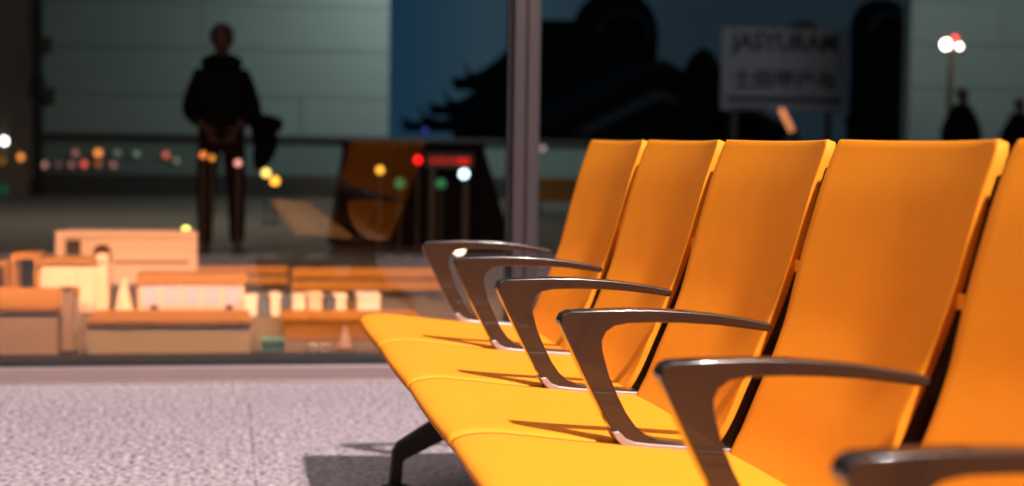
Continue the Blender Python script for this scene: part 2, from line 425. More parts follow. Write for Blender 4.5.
def hand(wr, d, side, palm_n, k=1., curl=.35):
    """palm and five bent fingers, rooted at the wrist wr, pointing along d"""
    wr, d, nrm = Vector(wr), Vector(d).normalized(), Vector(palm_n).normalized()
    s = d.cross(nrm).normalized() * side
    out = []
    N = {'w': (wr, .024*k), 'p': (wr + d*.045*k, (.036*k, .016*k)), 'q': (wr + d*.085*k, (.036*k, .014*k))}
    out.append(skin('palm', N, [('w', 'p'), ('p', 'q')], 'skin', sub=1))
    for i, L in enumerate((.066, .078, .072, .056)):
        base = wr + d*.082*k + s*(.03 - .02*i)*k
        d1 = (d + nrm*curl).normalized(); d2 = (d + nrm*curl*2.4).normalized(); d3 = (d + nrm*curl*4).normalized()
        a = base + d1*L*.45*k; e = a + d2*L*.32*k; g = e + d3*L*.26*k
        out.append(skin('finger', {'a': (base, .0095*k), 'b': (a, .009*k), 'c': (e, .0083*k), 'd': (g, .007*k)}, [('a','b'),('b','c'),('c','d')], 'skin', sub=1))
    t0 = wr + d*.03*k + s*.028*k; t1 = t0 + (s*.8 + d*.7 + nrm*.3).normalized()*.04*k; t2 = t1 + (s*.25 + d + nrm*.4).normalized()*.03*k
    out.append(skin('thumb', {'a': (t0, .012*k), 'b': (t1, .0105*k), 'c': (t2, .008*k)}, [('a','b'),('b','c')], 'skin', sub=1))
    return out
def person(loc, rz, height, label, pose='hips', bag=False, coat=.94, legs=.11, group=None):
    k = height / 1.75
    r = empty('person', loc, rz, label=label, cat='person', group=group)
    V = lambda x, y, z: Vector((x*k, y*k, z*k))
    if pose == 'hips':          # hands together low in front of the jacket
        el = lambda s: V(s*.25, .03, 1.10); wr = lambda s: V(s*.125, -.13, .99)
    else:                       # arms hanging
        el = lambda s: V(s*.245, .03, 1.10); wr = lambda s: V(s*.255, -.03, .86)
    N = {'pelvis': (V(0,0,.95), (.14*k, .10*k)), 'waist': (V(0,0,1.10), (.13*k, .09*k)), 'chest': (V(0,0,1.28), (.145*k, .10*k)), 'neckb': (V(0,.01,1.43), (.065*k, .06*k)),
         'neck': (V(0,0,1.53), .052*k), 'skull': (V(0,-.01,1.60), .055*k)}
    E = [('pelvis','waist'),('waist','chest'),('chest','neckb'),('neckb','neck'),('neck','skull')]
    for s, t in ((-1,'l'), (1,'r')):
        N['hip'+t] = (V(s*.09,0,.88), .085*k); N['knee'+t] = (V(s*legs*.95,-.01,.50), .056*k); N['calf'+t] = (V(s*legs,.01,.34), .05*k); N['ank'+t] = (V(s*legs,.01,.10), .036*k); N['toe'+t] = (V(s*(legs+.02),-.13,.045), (.036*k, .026*k))
        N['sh'+t] = (V(s*.155,.01,1.35), .05*k); N['el'+t] = (el(s), .043*k); N['wr'+t] = (wr(s), .028*k)
        E += [('pelvis','hip'+t),('hip'+t,'knee'+t),('knee'+t,'calf'+t),('calf'+t,'ank'+t),('ank'+t,'toe'+t),('chest','sh'+t),('sh'+t,'el'+t),('el'+t,'wr'+t)]
    body = skin('body', N, E, 'skin', r)
    ext = [head_mesh(V(0,-.015,1.635), k)]
    for s in (-1, 1):
        if pose == 'hips': ext += hand(wr(s), (-s*.45, -.25, -.85), -s, (-s*.6, .6, -.1), k)
        else: ext += hand(wr(s), (0, -.05, -1), s, (-s, 0, 0), k, .2)
    join_into(body, ext)
    c = coat
    J = {'hem': (V(0,0,.865), (.195*c*k, .14*c*k)), 'hip': (V(0,0,.95), (.205*c*k, .145*c*k)), 'waist': (V(0,0,1.12), (.20*c*k, .145*c*k)), 'chest': (V(0,0,1.28), (.19*c*k, .14*c*k)), 'yoke': (V(0,.015,1.42), (.125*c*k, .10*c*k)), 'collar': (V(0,.02,1.515), (.085*c*k, .085*c*k))}
    JE = [('hem','hip'),('hip','waist'),('waist','chest'),('chest','yoke'),('yoke','collar')]
    for s, t in ((-1,'l'), (1,'r')):
        J['sh'+t] = (V(s*.17,.01,1.355), .082*c*k); J['el'+t] = (el(s), .073*c*k); cu = el(s).lerp(wr(s), .86); J['cuff'+t] = (cu, .052*c*k)
        JE += [('chest','sh'+t),('sh'+t,'el'+t),('el'+t,'cuff'+t)]
    jk = skin('jacket', J, JE, 'cloth', r)
    b = BM(); bm_r = bmesh.ops.create_icosphere(b, subdivisions=2, radius=1)
    for v in bm_r['verts']: v.co = V(0, .03, 1.46) + Vector((v.co.x*.165*k, v.co.y*.11*k, v.co.z*.085*k))
    build('hood', b, 'cloth', jk, smooth=True)
    T = {'p': (V(0,0,.96), (.15*k, .11*k))}; TE = []
    for s, t in ((-1,'l'), (1,'r')):
        T['h'+t] = (V(s*.09,0,.86), .098*k); T['k'+t] = (V(s*legs*.95,-.01,.50), .074*k); T['c'+t] = (V(s*legs,.01,.32), .068*k); T['a'+t] = (V(s*legs,.012,.085), .06*k)
        TE += [('p','h'+t),('h'+t,'k'+t),('k'+t,'c'+t),('c'+t,'a'+t)]
    skin('trousers', T, TE, 'trouser', r)
    for s in (-1, 1):
        x = s*legs*k
        skin('shoe', {'h': (Vector((x, .035*k, .048*k)), (.042*k, .046*k)), 'm': (Vector((x + s*.01, -.06*k, .042*k)), (.046*k, .040*k)), 't': (Vector((x + s*.02, -.165*k, .034*k)), (.043*k, .032*k))}, [('h','m'),('m','t')], 'shoe', r)
    b = BM(); ball(b, (0, .018*k, 1.672*k), .089*k, .102*k, .098*k, 3)
    for v in list(b.verts):
        if v.co.y < -.045*k and v.co.z < 1.70*k: v.co.y = max(v.co.y, -.045*k)
        if v.co.z < 1.60*k: v.co.z = 1.60*k + (v.co.z - 1.60*k)*.5
        n = noise.noise(v.co*30)*.006; v.co += Vector((n, n, n))
    build('hair', b, 'hair', r, smooth=True)
    return r
p = at(221, 256.5, 12.9)
person((p.x, 12.75, 0), 0, 1.725, 'person in a bulky black jacket as a mirror image before the grey wall, hands low in front', legs=.118)  # built beyond the glass as the reflection of whoever holds the camera
# bag at the person's side, part of the same mirror image built outside
q = at(258, 130, 12.95)
g = empty('shoulder_bag', (q.x + .02, 13.0, 0), label='limp dark bag hanging beside the standing person in black', cat='bag')
bw = BM(); ball(bw, (0, 0, .90), .10, .09, .26, 3)
for v in bw.verts:
    z = v.co.z
    v.co.x += .05*(z < .95)*((z - .95)*-.0) + (.04*math.sin((z - .7)*9))
    if z > .95: v.co.x = v.co.x*(1 - .75*min(1, (z - .95)/.25)) - .10*min(1, (z - .95)/.2)
    v.co += Vector((1, 1, .5))*noise.noise(v.co*7)*.03
build('bag_body', bw, 'cloth', g, smooth=True)
bw = BM(); ball(bw, (.055, -.01, .99), .11, .06, .085, 2)
for v in bw.verts: v.co += Vector((1, 1, 1))*noise.noise(v.co*9)*.02
build('flap', bw, 'cloth', g, smooth=True)
bw = BM(); tube(bw, [(-.13, 0, 1.09), (-.10, -.01, 1.14), (-.03, -.02, 1.13), (.02, -.02, 1.04)], .016); build('strap', bw, 'cloth', g, smooth=True)
for px, top, lab in ((963, 89, 'person in dark jacket before the right grey wall, below the lamp post'), (1020, 99, 'person in dark jacket half cut off at the right picture edge')):
    Yp = 24.2; q = at(px, top, Yp)
    person((q.x, Yp, 0), 0, q.z + .005, lab, pose='hang', coat=1.12)

# ------------------------------------------------------------------ the dark buildings beyond the low wall
def pavilion():
    Y = 60; cx = at(556, 100, Y).x
    o = empty('pavilion', (cx, Y, 0), label='black silhouette of a pavilion with three tiers of upturned eaves', cat='building')
    tiers = [(at(411, 119, Y), 3.6), (at(437, 103, Y), 2.9), (at(459, 77, Y), 2.2)]
    topz = at(555, 22, Y).z
    zprev = 0
    for i, (t, d) in enumerate(tiers):
        hw = cx - t.x; ze = t.z
        nx = (cx - tiers[i+1][0].x) if i < 2 else 1.6
        zr = (tiers[i+1][0].z - .25) if i < 2 else topz - .4
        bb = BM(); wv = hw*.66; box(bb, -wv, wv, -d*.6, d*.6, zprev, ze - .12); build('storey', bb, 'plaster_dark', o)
        bb = BM(); rings = []
        for q in range(7):
            u = q/6; w = hw*(1 - u) + nx*.72*u; dd = d*(1 - u) + d*.5*u
            z = ze - .45 + (zr - ze + .45)*(u**1.5); ring = []
            for (sx, sy) in ((-1,-1),(1,-1),(1,1),(-1,1)):
                (ax, ay) = (sx, sy); nxt = {(-1,-1):(1,-1),(1,-1):(1,1),(1,1):(-1,1),(-1,1):(-1,-1)}[(sx, sy)]
                for e in range(8):
                    f = e/8; X = ax + (nxt[0]-ax)*f; Yy = ay + (nxt[1]-ay)*f
                    cor = (abs(2*f - 1))**5*(1 - u)**2
                    ring.append(bb.verts.new((X*w, Yy*dd, z + .55*cor)))
            rings.append(ring)
        for a, c in zip(rings, rings[1:]):
            for e in range(32): bb.faces.new((a[e], a[(e+1) % 32], c[(e+1) % 32], c[e]))
        bb.faces.new(rings[0][::-1]); bb.faces.new(rings[-1])
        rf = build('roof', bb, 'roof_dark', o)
        for sx in (-1, 1):
            bb = BM(); tube(bb, [(sx*hw*.9, -d*.9, ze - .1), (sx*hw, -d, ze + .06), (sx*(hw + .12), -d - .05, ze + .42)], [.09, .07, .03], 8)
            build('eave_tip', bb, 'roof_dark', rf)
        zprev = ze - .2
    bb = BM(); x1 = at(578, 22, Y).x - cx; box(bb, -1.2, x1 + .2, -1, 1, zprev, topz - .15); build('turret', bb, 'plaster_dark', o)
    bb = BM(); box(bb, -1.35, x1 + .3, -1.15, 1.15, topz - .15, topz); build('turret_cap', bb, 'roof_dark', o, bevel=.05)
pavilion()
def dome(px0, px1, ptop, Y, label, shoulder=.78, arch=True):
    a, c = at(px0, 60, Y), at(px1, 60, Y); r = (c.x - a.x)/2; cx = (a.x + c.x)/2; zt = at((px0+px1)/2, ptop, Y).z
    o = empty('domed_tower', (cx, Y, 0), label=label, cat='building', group='dark domed towers')
    hd = r*1.05; pr = [(r*1.05, 0), (r*1.05, zt*.3), (r, zt*.32), (r*.97, zt*.55), (r*1.0, zt - hd)]
    for i in range(1, 9):
        th = i/9*PI/2; pr.append((r*math.cos(th)**.8, zt - hd + hd*math.sin(th)))
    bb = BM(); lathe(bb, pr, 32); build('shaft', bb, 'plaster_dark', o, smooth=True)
    bb = BM(); lathe(bb, [(r*1.0, zt*.30), (r*1.12, zt*.31), (r*1.12, zt*.34), (r*.98, zt*.36)], 32); build('ledge', bb, 'plaster_dark', o)
    bb = BM(); pts = [(r*.62*math.cos(t/12*PI), -r*.92 + r*.18*abs(math.cos(t/12*PI))*0, zt - hd*1.1 + r*.62*math.sin(t/12*PI)) for t in range(13)]
    tube(bb, pts, r*.07, 8); build('arch_moulding', bb, 'blue_grey', o)
    bb = BM(); box(bb, -r*.55, r*.55, -r*1.02, -r*.5, zt*.36, zt - hd*1.1); build('doorway', bb, 'charcoal', o)
dome(572, 657, -9, 66, 'wide black domed tower behind the gabled house, topped off by the picture edge')
dome(851, 906, -1, 47, 'narrow black domed tower between the sign board and the right grey wall')
def gable_house():
    Y = 50; ap = at(662, 64, Y); el = at(528, 131, Y); er = at(795, 131, Y)
    cx = ap.x; o = empty('gabled_house', (cx, Y, 0), label='dark house with a broad gabled roof and a smaller pale edged gable', cat='house')
    L, Rr = el.x - cx, er.x - cx; zr, ze = ap.z, el.z
    bb = BM(); prism(bb, [(L*.93, 0), (Rr*.93, 0), (Rr*.93, ze), (0, zr - .3), (L*.93, ze)], 'y', .1, 6); build('wall_body', bb, 'plaster_dark', o)
    bb = BM(); prism(bb, [(L, ze - .1), (0, zr - .1), (Rr, ze - .1), (Rr, ze + .1), (0, zr + .12), (L, ze + .1)], 'y', -.3, 6.2); rf = build('roof', bb, 'roof_dark', o)
    bb = BM(); prism(bb, [(L, ze - .22), (0, zr - .18), (Rr, ze - .22), (Rr, ze - .02), (0, zr + .04), (L, ze - .02)], 'y', -.38, -.30); build('bargeboard', bb, 'brown_dark', rf)
    a2, l2, r2 = at(660, 94, Y - 1.5), at(583, 133, Y - 1.5), at(732, 131, Y - 1.5)
    x0, xl, xr = a2.x - cx, l2.x - cx, r2.x - cx
    bb = BM(); prism(bb, [(xl*.9, 0), (xr*.9, 0), (xr*.9, r2.z), (x0, a2.z - .2), (xl*.9, l2.z)], 'y', -1.5, .1); build('porch', bb, 'plaster_dark', o)
    bb = BM(); prism(bb, [(xl, l2.z - .08), (x0, a2.z - .12), (xr, r2.z - .08), (xr, r2.z + .08), (x0, a2.z + .1), (xl, l2.z + .08)], 'y', -1.75, .0); build('porch_roof', bb, 'blue_grey', o)
gable_house()
def tree():
    Y = 44; c = at(703, 80, Y); o = empty('tree', (c.x, Y, 0), label='round black tree between the gabled roof and the sign board', cat='tree')
    bb = BM(); tube(bb, [(0,0,0), (.05,0,.7), (0,0,1.5)], [.14,.11,.08]); build('trunk', bb, 'brown_dark', o)
    zt = at(703, 50, Y).z; r = (at(725, 80, Y).x - at(680, 80, Y).x)/2
    bb = BM(); ball(bb, (0, 0, zt*.58), r, r, zt*.43, 4)
    for v in bb.verts: v.co += (v.co - Vector((0,0,zt*.55))).normalized()*noise.noise(v.co*4)*.13
    cr = list(bb.verts)
    for _ in range(700):
        v = R.choice(cr).co; d = Vector((R.uniform(-1,1), R.uniform(-1,1), R.uniform(-1,1))).normalized(); e = d.orthogonal()
        q = v + d*.02; s = R.uniform(.04, .09)
        try: bb.faces.new([bb.verts.new(q + e*s), bb.verts.new(q + d*s*.8), bb.verts.new(q - e*s)])
        except ValueError: pass
    build('foliage', bb, 'leaf', o)
tree()
def text(body, parent, m, loc, size, sx=1., name='lettering', ext=.006):
    c = bpy.data.curves.new(name, 'FONT'); c.body = body; c.size = size; c.align_x = 'CENTER'; c.align_y = 'CENTER'; c.extrude = ext; c.offset = size*.022
    o = bpy.data.objects.new(name, c); COL.objects.link(o)
    dg = bpy.context.evaluated_depsgraph_get(); dg.update()
    me = bpy.data.meshes.new_from_object(o.evaluated_get(dg)); bpy.data.objects.remove(o)
    o = bpy.data.objects.new(name, me); COL.objects.link(o); me.materials.clear(); me.materials.append(M[m])
    o.parent = parent; o.rotation_euler = (PI/2, 0, 0); o.location = loc; o.scale = (sx, 1, 1); return o
def sign():
    Y = 30; a, c = at(722, 27, Y), at(845, 112, Y); cx = (a.x+c.x)/2; w = c.x - a.x; z1, z0 = a.z, c.z
    o = empty('sign_board', (cx, Y, 0), label='pale rectangular sign board with two lines of dark characters on posts', cat='sign')
    bb = BM(); box(bb, -w/2, w/2, -.04, .04, z0, z1); build('board', bb, 'sign', o, bevel=.01)
    for s in (-1, 1):
        bb = BM(); box(bb, s*w*.38 - .05, s*w*.38 + .05, .045, .145, 0, z1 - .1); build('post', bb, 'charcoal', o)
    bb = BM(); lathe(bb, [(.27, z1), (.26, z1 + .06), (.18, z1 + .13), (.05, z1 + .16)], 20); 
    for v in bb.verts: v.co.x += at(803, 20, Y).x - cx; v.co.y *= .25
    build('finial', bb, 'charcoal', o, smooth=True)
    u = (z1 - z0)/85
    f = lambda py: z1 - (py - 27)*u
    text('JASYURAM', o, 'ink', (0, -.05, f(42)), .465, .92)
    text('士田甲产与', o, 'ink', (0, -.05, f(81)), .38, 1.06, 'characters')
    bb = BM(); box(bb, -w*.46, w*.45, -.05, -.041, f(103), f(98)); build('rule', bb, 'ink', o)
    bb = BM()
    box(bb, -w*.42, -w*.12, -.05, -.041, f(110.5), f(108.5)); build('small_print', bb, 'ink', o)
sign()
def tube_lamp():
    Y = 26.3; a, c = at(781, 109, Y), at(792, 131, Y)
    o = empty('lamp_tube', (c.x, Y, 0), label='short slanting orange lamp tube in front of the sign board', cat='lamp')
    L = lambda p: (p.x - c.x, 0, p.z)
    bb = BM(); tube(bb, [L(a), L(c)], .045, 10); build('tube', bb, lamp_mat((1., .33, .12), .9), o, smooth=True)
    bb = BM(); tube(bb, [L(c), (0, 0, .9)], .02, 8); build('stem', bb, 'charcoal', o)
    bb = BM(); lathe(bb, [(.06, 0), (.05, .03), (.02, .05), (.02, .95)], 12); build('post', bb, 'charcoal', o)
tube_lamp()

# ------------------------------------------------------------------ lamp post and small lights
def lamp_post():
    Y = 25; c = at(951, 50, Y); o = empty('lamp_post', (c.x, Y, 0), label='tall orange lit lamp post with two bright white heads before the right wall', cat='lamp post')
    bb = BM(); tube(bb, [(0, 0, 0), (0, 0, c.z - .05)], [.055, .04], 12); lathe(bb, [(.12, 0), (.12, .04), (.06, .09), (.05, .1)], 16); build('pole', bb, 'brown_dark', o, smooth=True)
    bb = BM(); box(bb, -.1, .22, -.03, .03, c.z - .06, c.z - .02); build('crossarm', bb, 'charcoal', o)
    for px, py, r, s in ((946, 44.5, .075, 11), (959.5, 46.5, .045, 9)):
        q = at(px, py, Y - .06); bb = BM(); ball(bb, (q.x - c.x, -.06, q.z), r, r*.7, r, 3); build('lamp_head', bb, lamp_mat((1., .86, .68), s), o, smooth=True)
    q = at(955, 38, Y - .02); bb = BM(); ball(bb, (q.x - c.x, -.02, q.z), .05, .04, .04, 2); h = build('warning_light', bb, lamp_mat((1., .06, .05), 3.5), o, smooth=True); h['label'] = 'small red light'
lamp_post()

LAMPS = []   # px, py, Y, radius, colour, strength, label
wl_ = YW - .03
def wall_lamp(px, py, rad, col, st, label, y=YW):
    c = at(px, py, y - .05)
    o = empty('signal_lamp', (c.x, y, c.z), label=label, cat='lamp', group='small signal lamps along the far wall')
    bb = BM(); prism(bb, [(rad*1.1*math.cos(t*PI/6), rad*1.1*math.sin(t*PI/6)) for t in range(12)], 'y', -.035, 0); build('housing', bb, 'charcoal', o)
    bb = BM(); ball(bb, (0, -.035, 0), rad, .03, rad, 2); build('lens', bb, lamp_mat(col, st), o, smooth=True)
def post_lamp(px, py, Y, rad, col, st, label):
    c = at(px, py, Y)
    o = empty('marker_lamp', (c.x, Y, 0), label=label, cat='lamp', group='marker lamps on thin posts outside')
    bb = BM(); lathe(bb, [(.05, 0), (.045, .02), (.008, .03), (.008, max(.05, c.z - rad*.8))], 10); build('post', bb, 'charcoal', o)
    bb = BM(); ball(bb, (0, 0, c.z), rad, rad, rad, 2); build('lamp_head', bb, lamp_mat(col, st), o, smooth=True)
OR, RD, PK, WH, YL, GR, AM = (1., .30, .06), (1., .008, .008), (1., .42, .36), (1., .98, .92), (1., .72, .16), (.05, .75, .35), (1., .45, .04)
wall_lamp(4, 141, .06, WH, 6, 'bright white lamp on the dark panel left of the black column')
wall_lamp(21, 157, .055, OR, 1.6, 'orange lamp on the dark panel left of the black column')
wall_lamp(2, 161, .05, AM, .25, 'dim amber lamp low on the dark panel at the left edge')
wall_lamp(4, 190, .08, GR, .06, 'dim green lamp on the dark panel, lowest at the left edge')
wall_lamp(44, 165, .05, PK, .55, 'pinkish lamp just right of the black column')
wall_lamp(58, 165, .04, PK, .10, 'very faint pink lamp second from the black column')
wall_lamp(75, 153, .05, PK, .28, 'faint pink lamp, upper one of the first close trio')
wall_lamp(71, 165, .05, PK, .22, 'faint pink lamp, lower left of the first close trio')
wall_lamp(84, 164, .05, (1., .12, .09), 1.1, 'red lamp, brightest low one on the green grey band')
wall_lamp(98, 153, .06, OR, 1.5, 'largest orange lamp on the green grey band left of the person')
wall_lamp(98, 164, .045, OR, .35, 'faint orange lamp directly below the largest orange lamp')
wall_lamp(113, 165, .05, PK, .30, 'faint pink lamp right of and below the largest orange lamp')
wall_lamp(117, 153, .045, WH, .10, 'very faint white lamp right of the largest orange lamp')
wall_lamp(136, 154, .05, (.7, 1., .85), .12, 'very faint greenish white lamp midway along the band')
wall_lamp(166, 155, .05, (1., .2, .14), .75, 'reddish lamp left of the standing person')
wall_lamp(176, 161, .045, (.7, .8, .4), .20, 'faint yellow green lamp beside the reddish lamp')
wall_lamp(273, 147, .05, (.85, .95, 1.), .7, 'whitish lamp on the band just right of the bag')
wall_lamp(425, 131, .05, (.06, .08, .8), .10, 'dim blue lamp below the pavilion eaves')
wall_lamp(543, 149, .05, (1., .7, .75), .3, 'pale lamp on the low wall right of the window post')
post_lamp(203, 155, 12.3, .026, OR, .9, 'orange marker lamp before the left side of the standing person')
post_lamp(212, 158, 12.3, .024, AM, .6, 'amber marker lamp before the middle of the standing person')
post_lamp(238, 163, 12.3, .026, PK, 1.2, 'pink marker lamp before the right thigh of the standing person')
post_lamp(266, 173, 18, .045, YL, 2.4, 'yellow marker lamp right of the bag, upper of a close pair')
post_lamp(275, 181, 18, .045, AM, 3.0, 'amber marker lamp right of the bag, lower of a close pair')
post_lamp(186, 231, 10.9, .030, (1., .85, .18), 4.0, 'bright yellow marker lamp at the corner of the long cargo box')
post_lamp(380, 170, 12.7, .032, AM, 1.8, 'amber marker lamp alone below the blue sky')
post_lamp(418, 160, 12.7, .032, RD, 2.2, 'bright red marker lamp at the left end of the red display')
post_lamp(464, 174, 12.7, .037, (.6, .95, 1.), 4.0, 'bright icy white marker lamp under the red display')
post_lamp(400, 184, 12.7, .042, GR, .018, 'dim green marker lamp, left of a faint green pair')
post_lamp(441, 184, 12.7, .042, GR, .022, 'dim green marker lamp, right of a faint green pair')
post_lamp(459, 249, 12, .04, (1., .72, .5), 6, 'glowing reflection of a white lamp low beneath the first armrest')  # glowing ball in place of a ceiling lamp's reflection
def backdrop():  # added block, keeps the ground dark behind the seats' reflection
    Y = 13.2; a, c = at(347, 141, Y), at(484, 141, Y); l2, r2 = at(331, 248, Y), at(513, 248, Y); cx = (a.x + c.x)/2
    o = empty('reflection_backdrop', (cx, Y, 0), label='dark brown block added behind the mirrored seats, sloping ends under the red display, beyond the window post', cat='backdrop')
    bb = BM(); prism(bb, [(l2.x - cx, .06), (r2.x - cx, .06), (c.x - cx, a.z - .03), (a.x - cx, a.z - .03)], 'y', 0, .5); build('front_body', bb, 'backdrop_brown', o, bevel=.01)
    bb = BM(); box(bb, a.x - cx - .02, c.x - cx + .02, -.03, .53, a.z - .03, a.z); build('backdrop_top', bb, 'backdrop_brown', o, bevel=.006)
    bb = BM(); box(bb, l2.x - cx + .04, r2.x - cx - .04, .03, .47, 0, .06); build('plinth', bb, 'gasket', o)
backdrop()
def led_board():
    Y = 13.0; a, c = at(426, 153, Y), at(474, 169, Y); cx = (a.x+c.x)/2
    o = empty('display_board', (cx, Y, 0), label='low dark display board with dim red lit segments', cat='display')
    bb = BM(); w = c.x - a.x; box(bb, -w/2, w/2, 0, .08, c.z, a.z); build('casing', bb, 'charcoal', o, bevel=.01)
    for x0, x1, s in ((.10, .22, .10), (.26, .40, .10), (.44, .56, .10), (.62, .92, .5)):
        bb = BM(); h = a.z - c.z
        for i in range(3): box(bb, -w/2 + w*x0 + i*w*(x1-x0)/3, -w/2 + w*x0 + (i+.75)*w*(x1-x0)/3, -.008, 0, c.z + h*.3, c.z + h*.72)
        build('lit_segment', bb, lamp_mat((1., .006, .008), s), o)
    for s in (-1, 1):
        bb = BM(); box(bb, s*w*.35 - .02, s*w*.35 + .02, .02, .06, 0, c.z); build('post', bb, 'charcoal', o)
led_board()

# ------------------------------------------------------------------ orange lit things on the paving outside
def thing_box(name, px0, py0, px1, py1, Y, depth, m, label, cat, bevel=.01, group=None):
    a, c = at(px0, py0, Y), at(px1, py1, Y); cx = (a.x+c.x)/2; w = c.x - a.x; h = a.z
    o = empty(name, (cx, Y, 0), label=label, cat=cat, group=group)
    bb = BM(); box(bb, -w/2, w/2, 0, depth, 0, h); main = build('body', bb, m, o, bevel=bevel)
    return o, w, h
# long cargo box
o, w, h = thing_box('cargo_container', 60, 233, 193, 282, 10.3, .5, 'peach', 'long pale cargo box with a dark end opening, in the warm light', 'container')
bb = BM()
for s in (-1, 1): box(bb, s*w/2 - .025, s*w/2 + .025, -.02, .03, 0, h + .012)
box(bb, -w/2, w/2, -.015, .02, h - .025, h + .012); build('edge_frame', bb, 'peach', o, bevel=.004)
bb = BM(); box(bb, -w/2 + .035, -w/2 + .12, -.012, 0, .05, h - .04); build('end_opening', bb, 'charcoal', o)
bb = BM(); prism(bb, [(-w*.5 + .245 + .05*math.cos(t*PI/8), h - .11 + .045*math.sin(t*PI/8)) for t in range(16)], 'y', -.03, 0); build('vent', bb, 'brown_dark', o)
bb = BM(); box(bb, -w*.1, w*.47, -.01, 0, h*.42, h*.48); build('rail', bb, 'orange', o)
# cabinet
o, w, h = thing_box('equipment_cabinet', 40, 264, 106, 310, 8.7, .35, 'pinkish', 'pale squat equipment cabinet in front of the long cargo box', 'cabinet')
bb = BM(); box(bb, w/2 - .045, w/2 + .012, -.02, .03, 0, h + .05); build('corner_post', bb, 'peach', o, bevel=.004)
bb = BM(); box(bb, -w/2 - .01, w/2 + .01, -.02, .36, h, h + .02); build('top', bb, 'orange', o, bevel=.004)
bb = BM(); box(bb, -w*.42, w*.0, -.012, 0, .03, h*.85); box(bb, w*.04, w*.34, -.012, 0, .03, h*.85); build('door', bb, 'pinkish', o, bevel=.003)
def open_frame(px0, px1, py0, py1, Y, label):
    a, c = at(px0, py0, Y), at(px1, py1, Y); cx = (a.x+c.x)/2; w = c.x - a.x; h = a.z
    o = empty('steel_rack', (cx, Y, 0), label=label, cat='rack', group='orange open racks at the left edge')
    t = .022
    for s in (-1, 1):
        bb = BM(); box(bb, s*(w/2 - t/2) - t/2, s*(w/2 - t/2) + t/2, 0, .03, 0, h); box(bb, s*(w/2 - t/2) - t/2, s*(w/2 - t/2) + t/2, .25, .28, 0, h); build('upright', bb, 'orange', o)
    bb = BM(); box(bb, -w/2, w/2, 0, .28, h, h + t); build('top_panel', bb, 'orange', o)
    bb = BM(); box(bb, -w/2 + t, w/2 - t, 0, .28, .02, .04); build('shelf', bb, 'orange', o)
    bb = BM(); box(bb, -w/2 + t, w/2 - t, .24, .25, .04, h); build('back_panel', bb, 'charcoal', o)
open_frame(11, 39, 259, 309, 8.72, 'open orange rack with a dark back left of the pale cabinet')
open_frame(-24, 8, 267, 306, 8.85, 'open orange rack cut off by the left picture edge')
# bollard
c = at(67.5, 352, 7.0); o = empty('bollard', (c.x, 7.0, 0), label='square pale bollard between the two low kerb blocks', cat='bollard')
hb = at(67, 290, 7.0).z
bb = BM(); box(bb, -.024, .024, -.024, .024, .012, hb); build('shaft', bb, 'peach', o, bevel=.005)
bb = BM(); box(bb, -.027, .027, -.027, .027, hb, hb + .012); build('cap', bb, 'orange', o, bevel=.003)
bb = BM(); box(bb, -.034, .034, -.034, .034, 0, .012); build('base_plate', bb, 'charcoal', o)
# low plinths
def plinth(px0, px1, ptop, pbot, Y, depth, mf, label):
    a, c = at(px0, ptop, Y), at(px1, pbot, Y); cx = (a.x+c.x)/2; w = c.x - a.x; h = a.z
    o = empty('low_plinth', (cx, Y, 0), label=label, cat='plinth', group='low blocks on the paving by the window')
    bb = BM(); box(bb, -w/2, w/2, 0, depth, 0, h - .02); build('block', bb, mf, o, bevel=.006)
    bb = BM(); box(bb, -w/2 - .005, w/2 + .005, -.006, depth, h - .02, h); build('coping', bb, 'orange', o, bevel=.004)
    return o
plinth(-60, 58, 309, 352, 6.95, 1.0, 'pinkish', 'pale low block in the bottom left corner of the window')
plinth(87, 250, 322, 352, 6.95, .5, 'beige', 'long beige low block with orange coping right of the bollard')
plinth(284, 420, 318, 340, 7.4, .35, 'orange', 'orange low block beside the end seat')
# baggage trailer
o, w, h = thing_box('baggage_trailer', 138, 277, 245, 303, 8.62, .3, 'peach', 'long low baggage trailer with five lilac side panels', 'trailer')
o.children[0].location.z = .0
bb = BM(); box(bb, -w/2 - .008, w/2 + .008, -.012, .31, h - .035, h + .008); build('roof_panel', bb, 'orange', o, bevel=.004)
for i in range(5):
    x0 = -w/2 + .02 + i*(w - .03)/5; bb = BM(); box(bb, x0, x0 + (w - .03)/5 - .015, -.008, 0, .035, h - .045); build('side_panel', bb, 'lilac', o)
for x in (-w*.35, w*.35):
    bb = BM(); prism(bb, [(x + .022*math.cos(t*PI/8), .022 + .022*math.sin(t*PI/8)) for t in range(16)], 'y', -.02, -.006); build('wheel', bb, 'rubber', o)
# cone
def cone(px, ptop, pbot, label):
    Y = ground_Y(px, pbot); h = at(px, ptop, Y).z; c = at(px, pbot, Y)
    o = empty('traffic_cone', (c.x, Y, 0), label=label, cat='cone', group='traffic cones outside')
    bb = BM(); lathe(bb, [(.055*h/.2, .012), (.012*h/.2, h), (.008*h/.2, h + .004)], 20); build('body', bb, 'pinkish', o, smooth=False)
    bb = BM(); lathe(bb, [(.040*h/.2, h*.36), (.031*h/.2, h*.56)], 20); build('stripe', bb, 'orange', o)
    bb = BM(); k = .065*h/.2; box(bb, -k, k, -k, k, 0, .012); build('base', bb, 'orange', o, bevel=.003)
cone(124, 279, 312, 'pale traffic cone in front of the baggage trailer')
cone(345, 326, 350, 'small pale traffic cone in front of the orange block near the end seat')
